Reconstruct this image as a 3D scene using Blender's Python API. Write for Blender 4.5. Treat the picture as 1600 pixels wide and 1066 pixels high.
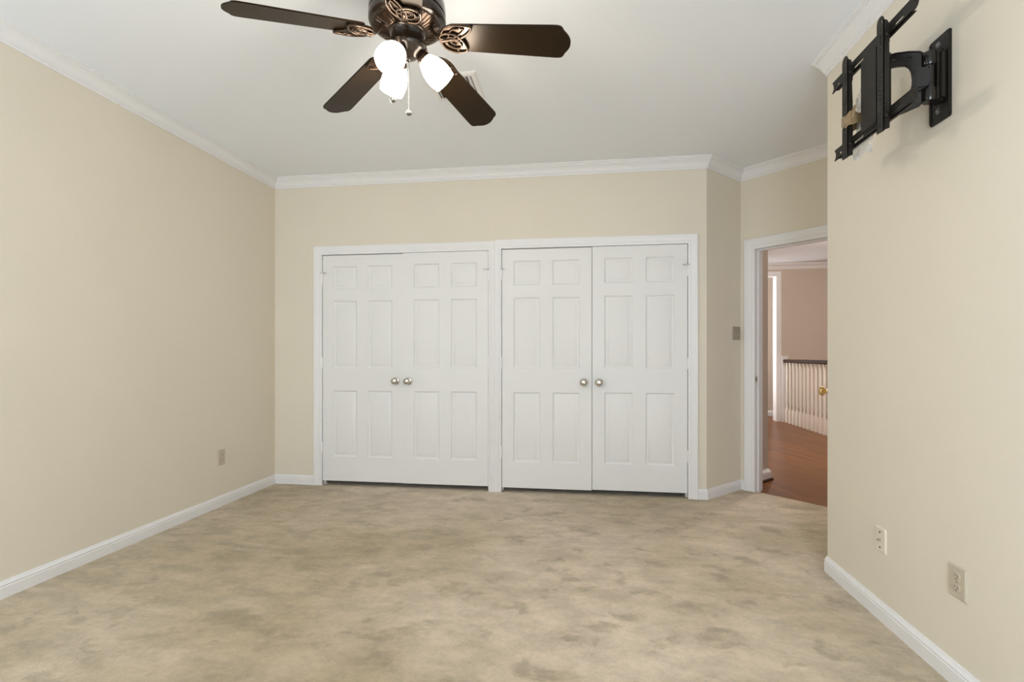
import bpy, bmesh, math, random
from mathutils import Vector, Matrix
random.seed(7)
R = math.radians
for o in list(bpy.data.objects):
    bpy.data.objects.remove(o)
SC = bpy.context.scene
COL = SC.collection

# ------------------------------------------------------------------ camera
cam_d = bpy.data.cameras.new('camera')
cam = bpy.data.objects.new('camera', cam_d)
COL.objects.link(cam)
cam.location = (0, 0, 1.15)
cam.rotation_euler = (R(90), 0, 0.1362)
cam_d.sensor_width = 36
cam_d.lens = 788.7 / 1600 * 36
cam_d.shift_y = 20.5 / 1600
cam_d.clip_start = 0.02
SC.camera = cam

# ------------------------------------------------------------------ exposure, world, lights
SC.view_settings.view_transform = 'Standard'
SC.view_settings.look = 'None'
SC.view_settings.exposure = 0.0
SC.view_settings.gamma = 1.0
SC.view_settings.use_curve_mapping = False
SC.cycles.max_bounces = 16
SC.cycles.diffuse_bounces = 10
SC.cycles.glossy_bounces = 4
SC.cycles.transparent_max_bounces = 16
SC.cycles.sample_clamp_indirect = 6
SC.cycles.caustics_reflective = False
SC.cycles.caustics_refractive = False
SC.cycles.use_denoising = True

wd = bpy.data.worlds.new('daylight')
SC.world = wd
wd.use_nodes = True
bg = wd.node_tree.nodes['Background']
bg.inputs[0].default_value = (0.86, 0.93, 1.0, 1)
bg.inputs[1].default_value = 1.0

def area(name, loc, rot, sx, sy, power, col=(1, 1, 1), spread=180):
    d = bpy.data.lights.new(name, 'AREA')
    d.shape = 'RECTANGLE'
    d.size, d.size_y = sx, sy
    d.energy = power
    d.color = col
    d.spread = R(spread)
    o = bpy.data.objects.new(name, d)
    COL.objects.link(o)
    o.location = loc
    o.rotation_euler = rot
    return o

REAR = -0.62                     # inner face of the rear wall, behind the photographer
WIN = [(-2.60, -1.40), (0.00, 1.20)]      # two unseen windows added in the rear wall, placed for their light
WZ = (0.45, 2.05)
for (a, b), turn in zip(WIN, (58, -58)):      # fill lamp outside each added window, turned toward the side walls
    area('window_daylight', ((a + b) / 2, REAR - 0.35, (WZ[0] + WZ[1]) / 2), (R(90), 0, R(turn)), b - a, WZ[1] - WZ[0],
         108, (0.75, 0.866, 1.0))
# upstairs hall: unseen lamps added to brighten it and the passage beyond
hl = bpy.data.lights.new('hall_fill_lamp', 'POINT')
hl.energy = 104
hl.color = (1.0, 0.885, 0.80)
hl.shadow_soft_size = 0.15
hlo = bpy.data.objects.new('hall_fill_lamp', hl)
COL.objects.link(hlo)
hlo.location = (2.85, 6.2, 2.40)
area('passage_fill', (2.35, 9.75, 1.5), (R(90), 0, R(-90)), 0.5, 2.0, 34, (1.0, 0.97, 0.95))

# ------------------------------------------------------------------ materials
def mat(name, col, rough=0.6, metal=0.0, spec=0.5, bump=0.0, bscale=60.0, vary=0.0, vscale=3.0, coat=0.0):
    m = bpy.data.materials.new(name)
    m.use_nodes = True
    nt = m.node_tree
    p = nt.nodes['Principled BSDF']
    p.inputs['Base Color'].default_value = (*col, 1)
    p.inputs['Roughness'].default_value = rough
    p.inputs['Metallic'].default_value = metal
    p.inputs['Specular IOR Level'].default_value = spec
    p.inputs['Coat Weight'].default_value = coat
    p.inputs['Coat Roughness'].default_value = 0.15
    tc = nt.nodes.new('ShaderNodeTexCoord')
    if vary > 0:
        n = nt.nodes.new('ShaderNodeTexNoise')
        n.inputs['Scale'].default_value = vscale
        n.inputs['Detail'].default_value = 4
        nt.links.new(tc.outputs['Object'], n.inputs['Vector'])
        rp = nt.nodes.new('ShaderNodeValToRGB')
        rp.color_ramp.elements[0].position = 0.3
        rp.color_ramp.elements[1].position = 0.7
        rp.color_ramp.elements[0].color = (*[c * (1 - vary) for c in col], 1)
        rp.color_ramp.elements[1].color = (*[min(1, c * (1 + vary)) for c in col], 1)
        nt.links.new(n.outputs['Fac'], rp.inputs[0])
        nt.links.new(rp.outputs[0], p.inputs['Base Color'])
    if bump > 0:
        n = nt.nodes.new('ShaderNodeTexNoise')
        n.inputs['Scale'].default_value = bscale
        n.inputs['Detail'].default_value = 3
        nt.links.new(tc.outputs['Object'], n.inputs['Vector'])
        b = nt.nodes.new('ShaderNodeBump')
        b.inputs['Strength'].default_value = bump
        b.inputs['Distance'].default_value = 0.002
        nt.links.new(n.outputs['Fac'], b.inputs['Height'])
        nt.links.new(b.outputs[0], p.inputs['Normal'])
    return m

M = {}
M['wall'] = mat('beige_wall_paint', (0.735, 0.685, 0.585), 0.75, bump=0.12, bscale=220, vary=0.012, vscale=2.2, spec=0.25)
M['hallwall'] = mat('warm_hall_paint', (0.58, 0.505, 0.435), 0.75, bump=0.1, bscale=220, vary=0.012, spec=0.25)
M['ceiling'] = mat('ceiling_white_paint', (0.83, 0.86, 0.905), 0.9, bump=0.15, bscale=180, spec=0.15)
M['trim'] = mat('white_semigloss_trim', (0.80, 0.80, 0.812), 0.38, bump=0.03, bscale=40, spec=0.4)
M['door'] = mat('white_door_paint', (0.785, 0.79, 0.79), 0.42, bump=0.05, bscale=90, spec=0.4)
M['nickel'] = mat('satin_nickel', (0.62, 0.60, 0.56), 0.22, 1.0, bump=0.02)
M['brass'] = mat('polished_brass', (0.72, 0.50, 0.20), 0.2, 1.0, bump=0.02)
M['plate'] = mat('almond_plate_plastic', (0.53, 0.47, 0.375), 0.4, vary=0.02, vscale=20)
M['cable'] = mat('ivory_plate_plastic', (0.74, 0.69, 0.58), 0.4, vary=0.02, vscale=20)
M['slot'] = mat('dark_slot', (0.03, 0.025, 0.02), 0.6, vary=0.1)
M['switch'] = mat('taupe_switch_plastic', (0.35, 0.30, 0.235), 0.4, vary=0.03, vscale=20)
M['black'] = mat('black_powder_coat', (0.010, 0.0075, 0.005), 0.42, bump=0.12, bscale=700, spec=0.33, vary=0.1, vscale=30)
M['gloss'] = mat('black_gloss_plastic', (0.010, 0.008, 0.006), 0.22, bump=0.02, spec=0.5)
M['bronze'] = mat('dark_bronze_metal', (0.030, 0.020, 0.014), 0.22, 0.35, spec=0.6, vary=0.15, vscale=12, coat=0.4)
M['iron'] = mat('antique_bronze_scrollwork', (0.060, 0.037, 0.023), 0.16, 0.7, spec=0.6, vary=0.12, vscale=30)
M['steel'] = mat('bright_steel', (0.26, 0.255, 0.24), 0.34, 1.0, bump=0.02)
M['vent'] = mat('white_vent_enamel', (0.82, 0.81, 0.80), 0.45, vary=0.01)
M['ventdark'] = mat('vent_duct_dark', (0.06, 0.055, 0.05), 0.8, vary=0.05)
M['tape'] = mat('brown_packing_tape', (0.27, 0.19, 0.10), 0.2, spec=0.6, bump=0.3, bscale=80, vary=0.15, vscale=25)
M['railwood'] = mat('dark_handrail_wood', (0.036, 0.014, 0.007), 0.55, spec=0.1, vary=0.25, vscale=14)
M['baluster'] = mat('baluster_white_paint', (0.84, 0.80, 0.73), 0.45, bump=0.03)

# blade wood veneer
m = mat('dark_walnut_blade', (0.012, 0.008, 0.005), 0.36, spec=0.20)
nt = m.node_tree
p = nt.nodes['Principled BSDF']
p.inputs['Specular Tint'].default_value = (1.0, 0.84, 0.66, 1)
tc = nt.nodes.new('ShaderNodeTexCoord')
mp = nt.nodes.new('ShaderNodeMapping')
mp.inputs['Scale'].default_value = (9, 9, 60)
n = nt.nodes.new('ShaderNodeTexNoise')
n.inputs['Scale'].default_value = 6
n.inputs['Detail'].default_value = 6
rp = nt.nodes.new('ShaderNodeValToRGB')
rp.color_ramp.elements[0].color = (0.011, 0.0065, 0.003, 1)
rp.color_ramp.elements[1].color = (0.019, 0.011, 0.005, 1)
nt.links.new(tc.outputs['Object'], mp.inputs['Vector'])
nt.links.new(mp.outputs[0], n.inputs['Vector'])
nt.links.new(n.outputs['Fac'], rp.inputs[0])
nt.links.new(rp.outputs[0], p.inputs['Base Color'])
M['blade'] = m

def emis(name, col, s):
    m = bpy.data.materials.new(name)
    m.use_nodes = True
    p = m.node_tree.nodes['Principled BSDF']
    p.inputs['Base Color'].default_value = (0.9, 0.88, 0.84, 1)
    p.inputs['Roughness'].default_value = 0.35
    p.inputs['Emission Color'].default_value = (*col, 1)
    p.inputs['Emission Strength'].default_value = s
    return m
M['shade'] = emis('lit_frosted_glass', (1.0, 0.87, 0.72), 13.0)
M['bulb'] = emis('lit_bulb', (1.0, 0.84, 0.66), 30.0)

# thin clear plastic bag
m = bpy.data.materials.new('clear_plastic_film')
m.use_nodes = True
nt = m.node_tree
p = nt.nodes['Principled BSDF']
p.inputs['Base Color'].default_value = (0.82, 0.82, 0.82, 1)
p.inputs['Roughness'].default_value = 0.16
tr = nt.nodes.new('ShaderNodeBsdfTransparent')
mx = nt.nodes.new('ShaderNodeMixShader')
n = nt.nodes.new('ShaderNodeTexNoise')
n.inputs['Scale'].default_value = 22
mr = nt.nodes.new('ShaderNodeMapRange')
mr.inputs[1].default_value = 0.3
mr.inputs[2].default_value = 0.7
mr.inputs[3].default_value = 0.25
mr.inputs[4].default_value = 0.62
tc = nt.nodes.new('ShaderNodeTexCoord')
nt.links.new(tc.outputs['Object'], n.inputs['Vector'])
nt.links.new(n.outputs['Fac'], mr.inputs[0])
nt.links.new(mr.outputs[0], mx.inputs[0])
nt.links.new(tr.outputs[0], mx.inputs[1])
nt.links.new(p.outputs[0], mx.inputs[2])
nt.links.new(mx.outputs[0], nt.nodes['Material Output'].inputs[0])
M['bag'] = m

# window glass
m = bpy.data.materials.new('clear_window_glass')
m.use_nodes = True
nt = m.node_tree
tr = nt.nodes.new('ShaderNodeBsdfTransparent')
gl = nt.nodes.new('ShaderNodeBsdfGlossy')
gl.inputs['Roughness'].default_value = 0.02
mx = nt.nodes.new('ShaderNodeMixShader')
mx.inputs[0].default_value = 0.05
nt.links.new(tr.outputs[0], mx.inputs[1])
nt.links.new(gl.outputs[0], mx.inputs[2])
nt.links.new(mx.outputs[0], nt.nodes['Material Output'].inputs[0])
M['glass'] = m

# cut pile carpet, nap brushed this way and that, weaker far light painted in
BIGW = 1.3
def carpet():
    m = bpy.data.materials.new('beige_plush_carpet')
    m.use_nodes = True
    nt = m.node_tree
    L = nt.links.new
    p = nt.nodes['Principled BSDF']
    p.inputs['Roughness'].default_value = 0.95
    p.inputs['Specular IOR Level'].default_value = 0.1
    p.inputs['Sheen Weight'].default_value = 0.15
    p.inputs['Sheen Roughness'].default_value = 0.5
    tc = nt.nodes.new('ShaderNodeTexCoord')
    def noise(sc, det, scale3=(1, 1, 1), rot=0, dist=0.0, rough=0.55, w=0.0):
        mp = nt.nodes.new('ShaderNodeMapping')
        mp.inputs['Scale'].default_value = scale3
        mp.inputs['Rotation'].default_value = (0, 0, rot)
        L(tc.outputs['Object'], mp.inputs['Vector'])
        n = nt.nodes.new('ShaderNodeTexNoise')
        n.inputs['Scale'].default_value = sc
        n.inputs['Detail'].default_value = det
        n.noise_dimensions = '4D'
        n.inputs['W'].default_value = w
        n.inputs['Roughness'].default_value = rough
        n.inputs['Distortion'].default_value = dist
        L(mp.outputs[0], n.inputs['Vector'])
        return n.outputs['Fac']
    def ramp(f, a, b, lo=0.0, hi=1.0):
        r = nt.nodes.new('ShaderNodeMapRange')
        r.interpolation_type = 'SMOOTHSTEP'
        r.inputs[1].default_value = a
        r.inputs[2].default_value = b
        r.inputs[3].default_value = lo
        r.inputs[4].default_value = hi
        L(f, r.inputs[0])
        return r.outputs[0]
    def mixc(f, a, b):
        x = nt.nodes.new('ShaderNodeMix')
        x.data_type = 'RGBA'
        L(f, x.inputs[0])
        for s, v in ((x.inputs[6], a), (x.inputs[7], b)):
            if isinstance(v, tuple):
                s.default_value = (*v, 1)
            else:
                L(v, s)
        return x.outputs[2]
    def mulc(c, f):
        x = nt.nodes.new('ShaderNodeMix')
        x.data_type = 'RGBA'
        x.blend_type = 'MULTIPLY'
        x.inputs[0].default_value = 1
        L(c, x.inputs[6])
        L(f, x.inputs[7])
        return x.outputs[2]
    big = ramp(noise(0.42, 3, (1, 1.2, 1), 0.3, 0.3, w=BIGW), 0.38, 0.60)  # seeded darker at far left: part brushed nap, part weaker light painted in
    wide = ramp(noise(1.5, 5, (0.75, 1.7, 1), 0.15, 0.35, 0.58), 0.44, 0.62)
    blob = ramp(noise(5.6, 4, (0.9, 1.2, 1), 0.5, 0.4, 0.6), 0.51, 0.66)
    streak = ramp(noise(2.6, 4, (0.7, 2.6, 1), 0.12, 0.3, 0.6), 0.52, 0.70)
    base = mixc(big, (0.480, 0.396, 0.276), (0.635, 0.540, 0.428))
    amt = nt.nodes.new('ShaderNodeMath')
    amt.operation = 'MULTIPLY'
    L(wide, amt.inputs[0])
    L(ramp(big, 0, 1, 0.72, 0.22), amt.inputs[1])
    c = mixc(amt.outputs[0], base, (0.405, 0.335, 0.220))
    c = mixc(ramp(blob, 0, 1, 0, 0.62), c, (0.370, 0.305, 0.215))
    c = mixc(ramp(streak, 0, 1, 0, 0.35), c, (0.660, 0.560, 0.440))
    fine = ramp(noise(260, 2), 0.25, 0.75, 0.82, 1.14)
    c = mulc(c, fine)
    mid = ramp(noise(38, 4, dist=0.5), 0.3, 0.7, 0.94, 1.05)
    c = mulc(c, mid)
    brushed = ramp(noise(6.5, 7, (0.8, 1.35, 1), 0.35, 0.3, 0.66), 0.30, 0.68, 0.80, 1.10)
    c = mulc(c, brushed)
    L(c, p.inputs['Base Color'])
    b = nt.nodes.new('ShaderNodeBump')
    b.inputs['Strength'].default_value = 0.5
    b.inputs['Distance'].default_value = 0.004
    L(noise(330, 2), b.inputs['Height'])
    b2 = nt.nodes.new('ShaderNodeBump')
    b2.inputs['Strength'].default_value = 0.35
    b2.inputs['Distance'].default_value = 0.012
    L(noise(9, 5, dist=1.0), b2.inputs['Height'])
    L(b.outputs[0], b2.inputs['Normal'])
    L(b2.outputs[0], p.inputs['Normal'])
    return m
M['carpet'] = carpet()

# oak strip floor of the hall, boards along y
m = bpy.data.materials.new('oak_strip_floor')
m.use_nodes = True
nt = m.node_tree
p = nt.nodes['Principled BSDF']
p.inputs['Roughness'].default_value = 0.30
p.inputs['Specular IOR Level'].default_value = 0.09
tc = nt.nodes.new('ShaderNodeTexCoord')
mp = nt.nodes.new('ShaderNodeMapping')
mp.inputs['Rotation'].default_value = (0, 0, R(72))
br = nt.nodes.new('ShaderNodeTexBrick')
br.offset = 0.37
br.inputs['Scale'].default_value = 1.0
br.inputs['Brick Width'].default_value = 0.9
br.inputs['Row Height'].default_value = 0.083
br.inputs['Mortar Size'].default_value = 0.0012
br.inputs['Color1'].default_value = (0.128, 0.044, 0.009, 1)
br.inputs['Color2'].default_value = (0.195, 0.073, 0.016, 1)
br.inputs['Mortar'].default_value = (0.07, 0.025, 0.012, 1)
mp2 = nt.nodes.new('ShaderNodeMapping')
mp2.inputs['Rotation'].default_value = (0, 0, R(72))
mp2.inputs['Scale'].default_value = (3, 40, 1)
n = nt.nodes.new('ShaderNodeTexNoise')
n.inputs['Scale'].default_value = 2.0
n.inputs['Detail'].default_value = 6
mr = nt.nodes.new('ShaderNodeMapRange')
mr.inputs[1].default_value = 0.3
mr.inputs[2].default_value = 0.7
mr.inputs[3].default_value = 0.72
mr.inputs[4].default_value = 1.2
mx = nt.nodes.new('ShaderNodeMix')
mx.data_type = 'RGBA'
mx.blend_type = 'MULTIPLY'
mx.inputs[0].default_value = 1
L = nt.links.new
L(tc.outputs['Object'], mp.inputs[0])
L(tc.outputs['Object'], mp2.inputs[0])
L(mp.outputs[0], br.inputs['Vector'])
L(mp2.outputs[0], n.inputs['Vector'])
L(n.outputs['Fac'], mr.inputs[0])
L(br.outputs['Color'], mx.inputs[6])
L(mr.outputs[0], mx.inputs[7])
L(mx.outputs[2], p.inputs['Base Color'])
M['wood'] = m

# ------------------------------------------------------------------ mesh helpers (world coordinates)
def box(bm, x0, x1, y0, y1, z0, z1, xf=None):
    vs = [bm.verts.new(Vector((x, y, z)) if xf is None else xf @ Vector((x, y, z)))
          for x in (x0, x1) for y in (y0, y1) for z in (z0, z1)]
    for f in ((0, 1, 3, 2), (4, 6, 7, 5), (0, 4, 5, 1), (2, 3, 7, 6), (0, 2, 6, 4), (1, 5, 7, 3)):
        bm.faces.new([vs[i] for i in f])
    return vs

def bevel_all(bm, w, seg=2):
    bmesh.ops.bevel(bm, geom=list(bm.edges), offset=w, segments=seg, affect='EDGES', clamp_overlap=True)

def lathe(bm, prof, xf=None, seg=32, cap=True):
    xf = xf or Matrix()
    rings = []
    for r, z in prof:
        if r < 1e-6:
            rings.append([bm.verts.new(xf @ Vector((0, 0, z)))])
        else:
            rings.append([bm.verts.new(xf @ Vector((r * math.cos(2 * math.pi * i / seg), r * math.sin(2 * math.pi * i / seg), z))) for i in range(seg)])
    for a, b in zip(rings, rings[1:]):
        if len(a) == 1 and len(b) == 1:
            continue
        for i in range(seg):
            j = (i + 1) % seg
            if len(a) == 1:
                bm.faces.new((a[0], b[i], b[j]))
            elif len(b) == 1:
                bm.faces.new((a[i], b[0], a[j]))
            else:
                bm.faces.new((a[i], b[i], b[j], a[j]))
    if cap:
        for rg in (rings[0], rings[-1]):
            if len(rg) > 2:
                bm.faces.new(rg)

def tube(bm, pts, r, seg=8, closed=False, xf=None, flat=1.0, up=None):
    pts = [Vector(p) for p in pts]
    n = len(pts)
    rad = r if isinstance(r, (list, tuple)) else [r] * n
    rings = []
    for i in range(n):
        if closed:
            t = pts[(i + 1) % n] - pts[i - 1]
        else:
            t = pts[min(i + 1, n - 1)] - pts[max(i - 1, 0)]
        t.normalize()
        u = Vector(up) if up is not None else (Vector((0, 0, 1)) if abs(t.z) < 0.9 else Vector((1, 0, 0)))
        s = t.cross(u).normalized()
        w = s.cross(t).normalized()
        rg = []
        for k in range(seg):
            a = 2 * math.pi * k / seg
            q = pts[i] + s * (rad[i] * math.cos(a)) + w * (rad[i] * flat * math.sin(a))
            rg.append(bm.verts.new(xf @ q if xf is not None else q))
        rings.append(rg)
    for i in range(n if closed else n - 1):
        a, b = rings[i], rings[(i + 1) % n]
        for k in range(seg):
            bm.faces.new((a[k], a[(k + 1) % seg], b[(k + 1) % seg], b[k]))
    if not closed:
        bm.faces.new(rings[0])
        bm.faces.new(rings[-1])

def prism(bm, poly, b0, b1, fn):
    """polygon (p,q) extruded from b0 to b1; fn(p,q,b) -> world"""
    a = [bm.verts.new(Vector(fn(p, q, b0))) for p, q in poly]
    b = [bm.verts.new(Vector(fn(p, q, b1))) for p, q in poly]
    bm.faces.new(a)
    bm.faces.new(list(reversed(b)))
    n = len(poly)
    for i in range(n):
        j = (i + 1) % n
        bm.faces.new((a[i], a[j], b[j], b[i]))

def plate(bm, loops, b0, b1, fn):
    """flat plate with holes: loops[0] outline, the rest holes; fills with a 2D curve, extruded"""
    cu = bpy.data.curves.new('outline', 'CURVE')
    cu.dimensions = '2D'
    cu.fill_mode = 'BOTH'
    cu.extrude = 0.5
    for lp in loops:
        sp = cu.splines.new('POLY')
        sp.points.add(len(lp) - 1)
        for q, (x, y) in zip(sp.points, lp):
            q.co = (x, y, 0, 1)
        sp.use_cyclic_u = True
    ob = bpy.data.objects.new('outline', cu)
    COL.objects.link(ob)
    dg = bpy.context.evaluated_depsgraph_get()
    me = bpy.data.meshes.new_from_object(ob.evaluated_get(dg))
    bpy.data.objects.remove(ob)
    bpy.data.curves.remove(cu)
    vs = [bm.verts.new(Vector(fn(v.co.x, v.co.y, b0 + (v.co.z + 0.5) * (b1 - b0)))) for v in me.vertices]
    for f in me.polygons:
        try:
            bm.faces.new([vs[i] for i in f.vertices])
        except ValueError:
            pass
    bpy.data.meshes.remove(me)
    bmesh.ops.remove_doubles(bm, verts=vs, dist=1e-5)

def slot_loop(cx, cy, w, h, n=5):
    r = min(w, h) / 2
    pts = []
    if w >= h:
        for i in range(n + 1):
            a = -math.pi / 2 + math.pi * i / n
            pts.append((cx + w / 2 - r + r * math.cos(a), cy + r * math.sin(a)))
        for i in range(n + 1):
            a = math.pi / 2 + math.pi * i / n
            pts.append((cx - w / 2 + r + r * math.cos(a), cy + r * math.sin(a)))
    else:
        for i in range(n + 1):
            a = math.pi * i / n
            pts.append((cx + r * math.cos(a), cy + h / 2 - r + r * math.sin(a)))
        for i in range(n + 1):
            a = math.pi + math.pi * i / n
            pts.append((cx + r * math.cos(a), cy - h / 2 + r + r * math.sin(a)))
    return pts

def rrect(x0, x1, y0, y1, r, n=5):
    pts = []
    for cx, cy, a0 in ((x1 - r, y0 + r, -90), (x1 - r, y1 - r, 0), (x0 + r, y1 - r, 90), (x0 + r, y0 + r, 180)):
        for i in range(n + 1):
            a = R(a0 + 90 * i / n)
            pts.append((cx + r * math.cos(a), cy + r * math.sin(a)))
    return pts

def sweep(bm, path, prof, fn, i0=None, i1=None, scale=None):
    """profile [(a, b)] swept on a 2D path with mitred corners; a is the offset to the right of travel, b the third axis"""
    P = [Vector(p) for p in path]
    n = len(P)
    dirs = [(P[i + 1] - P[i]).normalized() for i in range(n - 1)]
    nor = [Vector((d.y, -d.x)) for d in dirs]
    sc = scale or [1.0] * (n - 1)
    i0 = 0 if i0 is None else i0
    i1 = n - 1 if i1 is None else i1
    rings = []
    for i in range(i0, i1 + 1):
        rg = []
        for a, b in prof:
            if i == 0:
                q = P[0] + nor[0] * a * sc[0]
            elif i == n - 1:
                q = P[-1] + nor[-1] * a * sc[-1]
            else:
                d0, d1 = dirs[i - 1], dirs[i]
                A = P[i] + nor[i - 1] * a * sc[i - 1]
                B = P[i] + nor[i] * a * sc[i]
                cr = d0.x * d1.y - d0.y * d1.x
                if abs(cr) < 1e-5:
                    q = A
                else:
                    t = ((B - A).x * d1.y - (B - A).y * d1.x) / cr
                    q = A + d0 * t
            rg.append(bm.verts.new(Vector(fn(q.x, q.y, b))))
        rings.append(rg)
    m_ = len(prof)
    for a, b in zip(rings, rings[1:]):
        for k in range(m_):
            j = (k + 1) % m_
            bm.faces.new((a[k], a[j], b[j], b[k]))
    bm.faces.new(rings[0])
    bm.faces.new(list(reversed(rings[-1])))

def obj(name, bm, material, parent=None, smooth=False, angle=35):
    """links a bmesh given in world coordinates as ONE mesh object; child meshes are made relative to their thing's base"""
    off = Vector((0, 0, 0))
    q = parent
    while q is not None:
        off += q.location
        q = q.parent
    bmesh.ops.recalc_face_normals(bm, faces=bm.faces)
    if off.length > 0:
        bmesh.ops.translate(bm, verts=bm.verts, vec=-off)
    me = bpy.data.meshes.new(name)
    bm.to_mesh(me)
    bm.free()
    if smooth:
        for f in me.polygons:
            f.use_smooth = True
        me.set_sharp_from_angle(angle=R(angle))
    o = bpy.data.objects.new(name, me)
    COL.objects.link(o)
    mats = material if isinstance(material, list) else [material]
    for mm in mats:
        me.materials.append(mm)
    if parent is not None:
        o.parent = parent
    return o

def tag(o, label, cat, group=None, kind=None):
    o['label'] = label
    o['category'] = cat
    if group:
        o['group'] = group
    if kind:
        o['kind'] = kind
    return o

def thing(name, label, cat, loc, group=None, kind=None):
    o = bpy.data.objects.new(name, None)
    o.empty_display_size = 0.05
    COL.objects.link(o)
    o.location = loc
    return tag(o, label, cat, group, kind)

def struct(name, bm, m, label, cat, smooth=False):
    o = obj(name, bm, m, None, smooth)
    return tag(o, label, cat, None, 'structure')

NB = bmesh.new

# ------------------------------------------------------------------ room plan
XL, YB, XR, CEIL = -2.704, 4.169, 1.290, 2.705
C2 = Vector((0.984, 4.169))           # outer corner of the closet wall
J = Vector((1.349, 4.534))            # corner between the angled wall and the doorway wall
KV = Vector((math.sqrt(.5), -math.sqrt(.5)))    # along the doorway wall
MV = Vector((math.sqrt(.5), math.sqrt(.5)))     # through the doorway wall
R1 = Vector((1.290, 2.870))           # free corner of the right wall
R2 = J + KV * 1.135
PATH = [(XL, REAR), (XL, YB), tuple(C2), tuple(J), tuple(R2), tuple(R1), (XR, REAR)]
T = 0.12

def wall(bm, p0, p1, openings=(), z0=-0.05, z1=CEIL + 0.02, t=T, e0=0.0, e1=0.0):
    """wall slab with its room face on p0-p1 (room to the right of travel), thickness outward"""
    p0, p1 = Vector(p0), Vector(p1)
    d = (p1 - p0)
    ln = d.length
    d.normalize()
    nrm = Vector((-d.y, d.x))
    def fn(k, m_, z):
        q = p0 + d * k + nrm * m_
        return Vector((q.x, q.y, z))
    def bx(k0, k1, a, b):
        vs = [bm.verts.new(fn(k, m_, z)) for k in (k0, k1) for m_ in (0, t) for z in (a, b)]
        for f in ((0, 1, 3, 2), (4, 6, 7, 5), (0, 4, 5, 1), (2, 3, 7, 6), (0, 2, 6, 4), (1, 5, 7, 3)):
            bm.faces.new([vs[i] for i in f])
    k = -e0
    for a, b, za, zb in sorted(openings):
        bx(k, a, z0, z1)
        if za > z0 + 0.06:
            bx(a, b, z0, za)
        bx(a, b, zb, z1)
        k = b
    bx(k, ln + e1, z0, z1)

# closet opening numbers on the back wall
CL = (-2.255, -0.770, 2.020)
CR = (-0.660, 0.842, 2.030)
JT = 0.016                             # jamb lining thickness
DK0, DK1, DZ = 0.124, 0.944, 2.026     # doorway, along the doorway wall

bm = NB(); wall(bm, PATH[0], PATH[1], e0=T, e1=T)
struct('wall_left', bm, M['wall'], 'long beige wall on the left with a low outlet', 'wall')
bm = NB(); wall(bm, PATH[1], PATH[2], [(CL[0] - JT - XL, CL[1] + JT - XL, -0.05, CL[2] + JT), (CR[0] - JT - XL, CR[1] + JT - XL, -0.05, CR[2] + JT)])
struct('wall_back', bm, M['wall'], 'beige wall around and above the white closet doors', 'wall')
bm = NB(); wall(bm, PATH[2], PATH[3], t=0.09, e1=0.0)
struct('wall_angled', bm, M['wall'], 'narrow shaded beige wall with the light switch', 'wall')
bm = NB(); wall(bm, PATH[3], PATH[4], [(DK0 - JT, DK1 + JT, -0.05, DZ + JT)], e0=0.0, e1=0.3)
struct('wall_doorway', bm, M['wall'], 'beige wall above and around the open hall doorway', 'wall')
bm = NB(); wall(bm, PATH[4], PATH[5])
struct('wall_return', bm, M['wall'], 'hidden beige wall of the entry behind the right wall corner', 'wall')
bm = NB(); wall(bm, PATH[5], PATH[6], e1=T)
struct('wall_right', bm, M['wall'], 'beige wall on the right carrying the black television mount', 'wall')
ops = [(XR - b, XR - a, WZ[0], WZ[1]) for a, b in WIN]
bm = NB(); wall(bm, PATH[6], PATH[0], ops)
struct('wall_rear', bm, M['wall'], 'beige wall behind the camera with two added windows', 'wall')

# floor slab of the bedroom follows the plan and ends in the doorway
def ring_poly(off):
    P = [Vector(p) for p in PATH]
    n = len(P)
    out = []
    for i in range(n):
        d0 = (P[i] - P[i - 1]).normalized()
        d1 = (P[(i + 1) % n] - P[i]).normalized()
        n0, n1 = Vector((-d0.y, d0.x)), Vector((-d1.y, d1.x))
        A, B = P[i] + n0 * off, P[i] + n1 * off
        cr = d0.x * d1.y - d0.y * d1.x
        t = ((B - A).x * d1.y - (B - A).y * d1.x) / cr
        out.append(A + d0 * t)
    return [(q.x, q.y) for q in out]
fl = ring_poly(0.02)
bm = NB()
prism(bm, fl, -0.04, 0.0, lambda x, y, z: (x, y, z))
bmesh.ops.triangulate(bm, faces=[f for f in bm.faces if len(f.verts) > 4])
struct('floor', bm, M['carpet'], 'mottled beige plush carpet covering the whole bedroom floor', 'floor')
bm = NB()
prism(bm, ring_poly(0.05), CEIL, CEIL + 0.06, lambda x, y, z: (x, y, z))
bmesh.ops.triangulate(bm, faces=[f for f in bm.faces if len(f.verts) > 4])
struct('ceiling', bm, M['ceiling'], 'flat white bedroom ceiling around the fan', 'ceiling')

# crown moulding and baseboards, wall by wall
CROWN = [(0, 2.619), (0.007, 2.619), (0.0085, 2.623), (0.0085, 2.630), (0.015, 2.632), (0.0155, 2.638), (0.019, 2.641), (0.0195, 2.646),
         (0.024, 2.656), (0.032, 2.667), (0.042, 2.676), (0.050, 2.681), (0.0505, 2.687), (0.057, 2.688), (0.0585, 2.693), (0.066, 2.695), (0.0665, CEIL), (0, CEIL)]
BASE = [(0, 0), (0.014, 0), (0.014, 0.052), (0.0115, 0.055), (0.0115, 0.059), (0.0135, 0.062), (0.011, 0.067), (0.007, 0.073), (0.0055, 0.080), (0, 0.081)]
xyz = lambda x, y, z: (x, y, z)
cl = PATH
names = ['left', 'back', 'angled', 'doorway', 'return', 'right']
clab = ['crown molding along the top of the left wall', 'crown molding above the closet doors', 'short crown molding over the angled switch wall',
        'crown molding above the hall doorway', 'hidden crown molding of the entry behind the right wall', 'crown molding along the top of the right wall']
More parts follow.
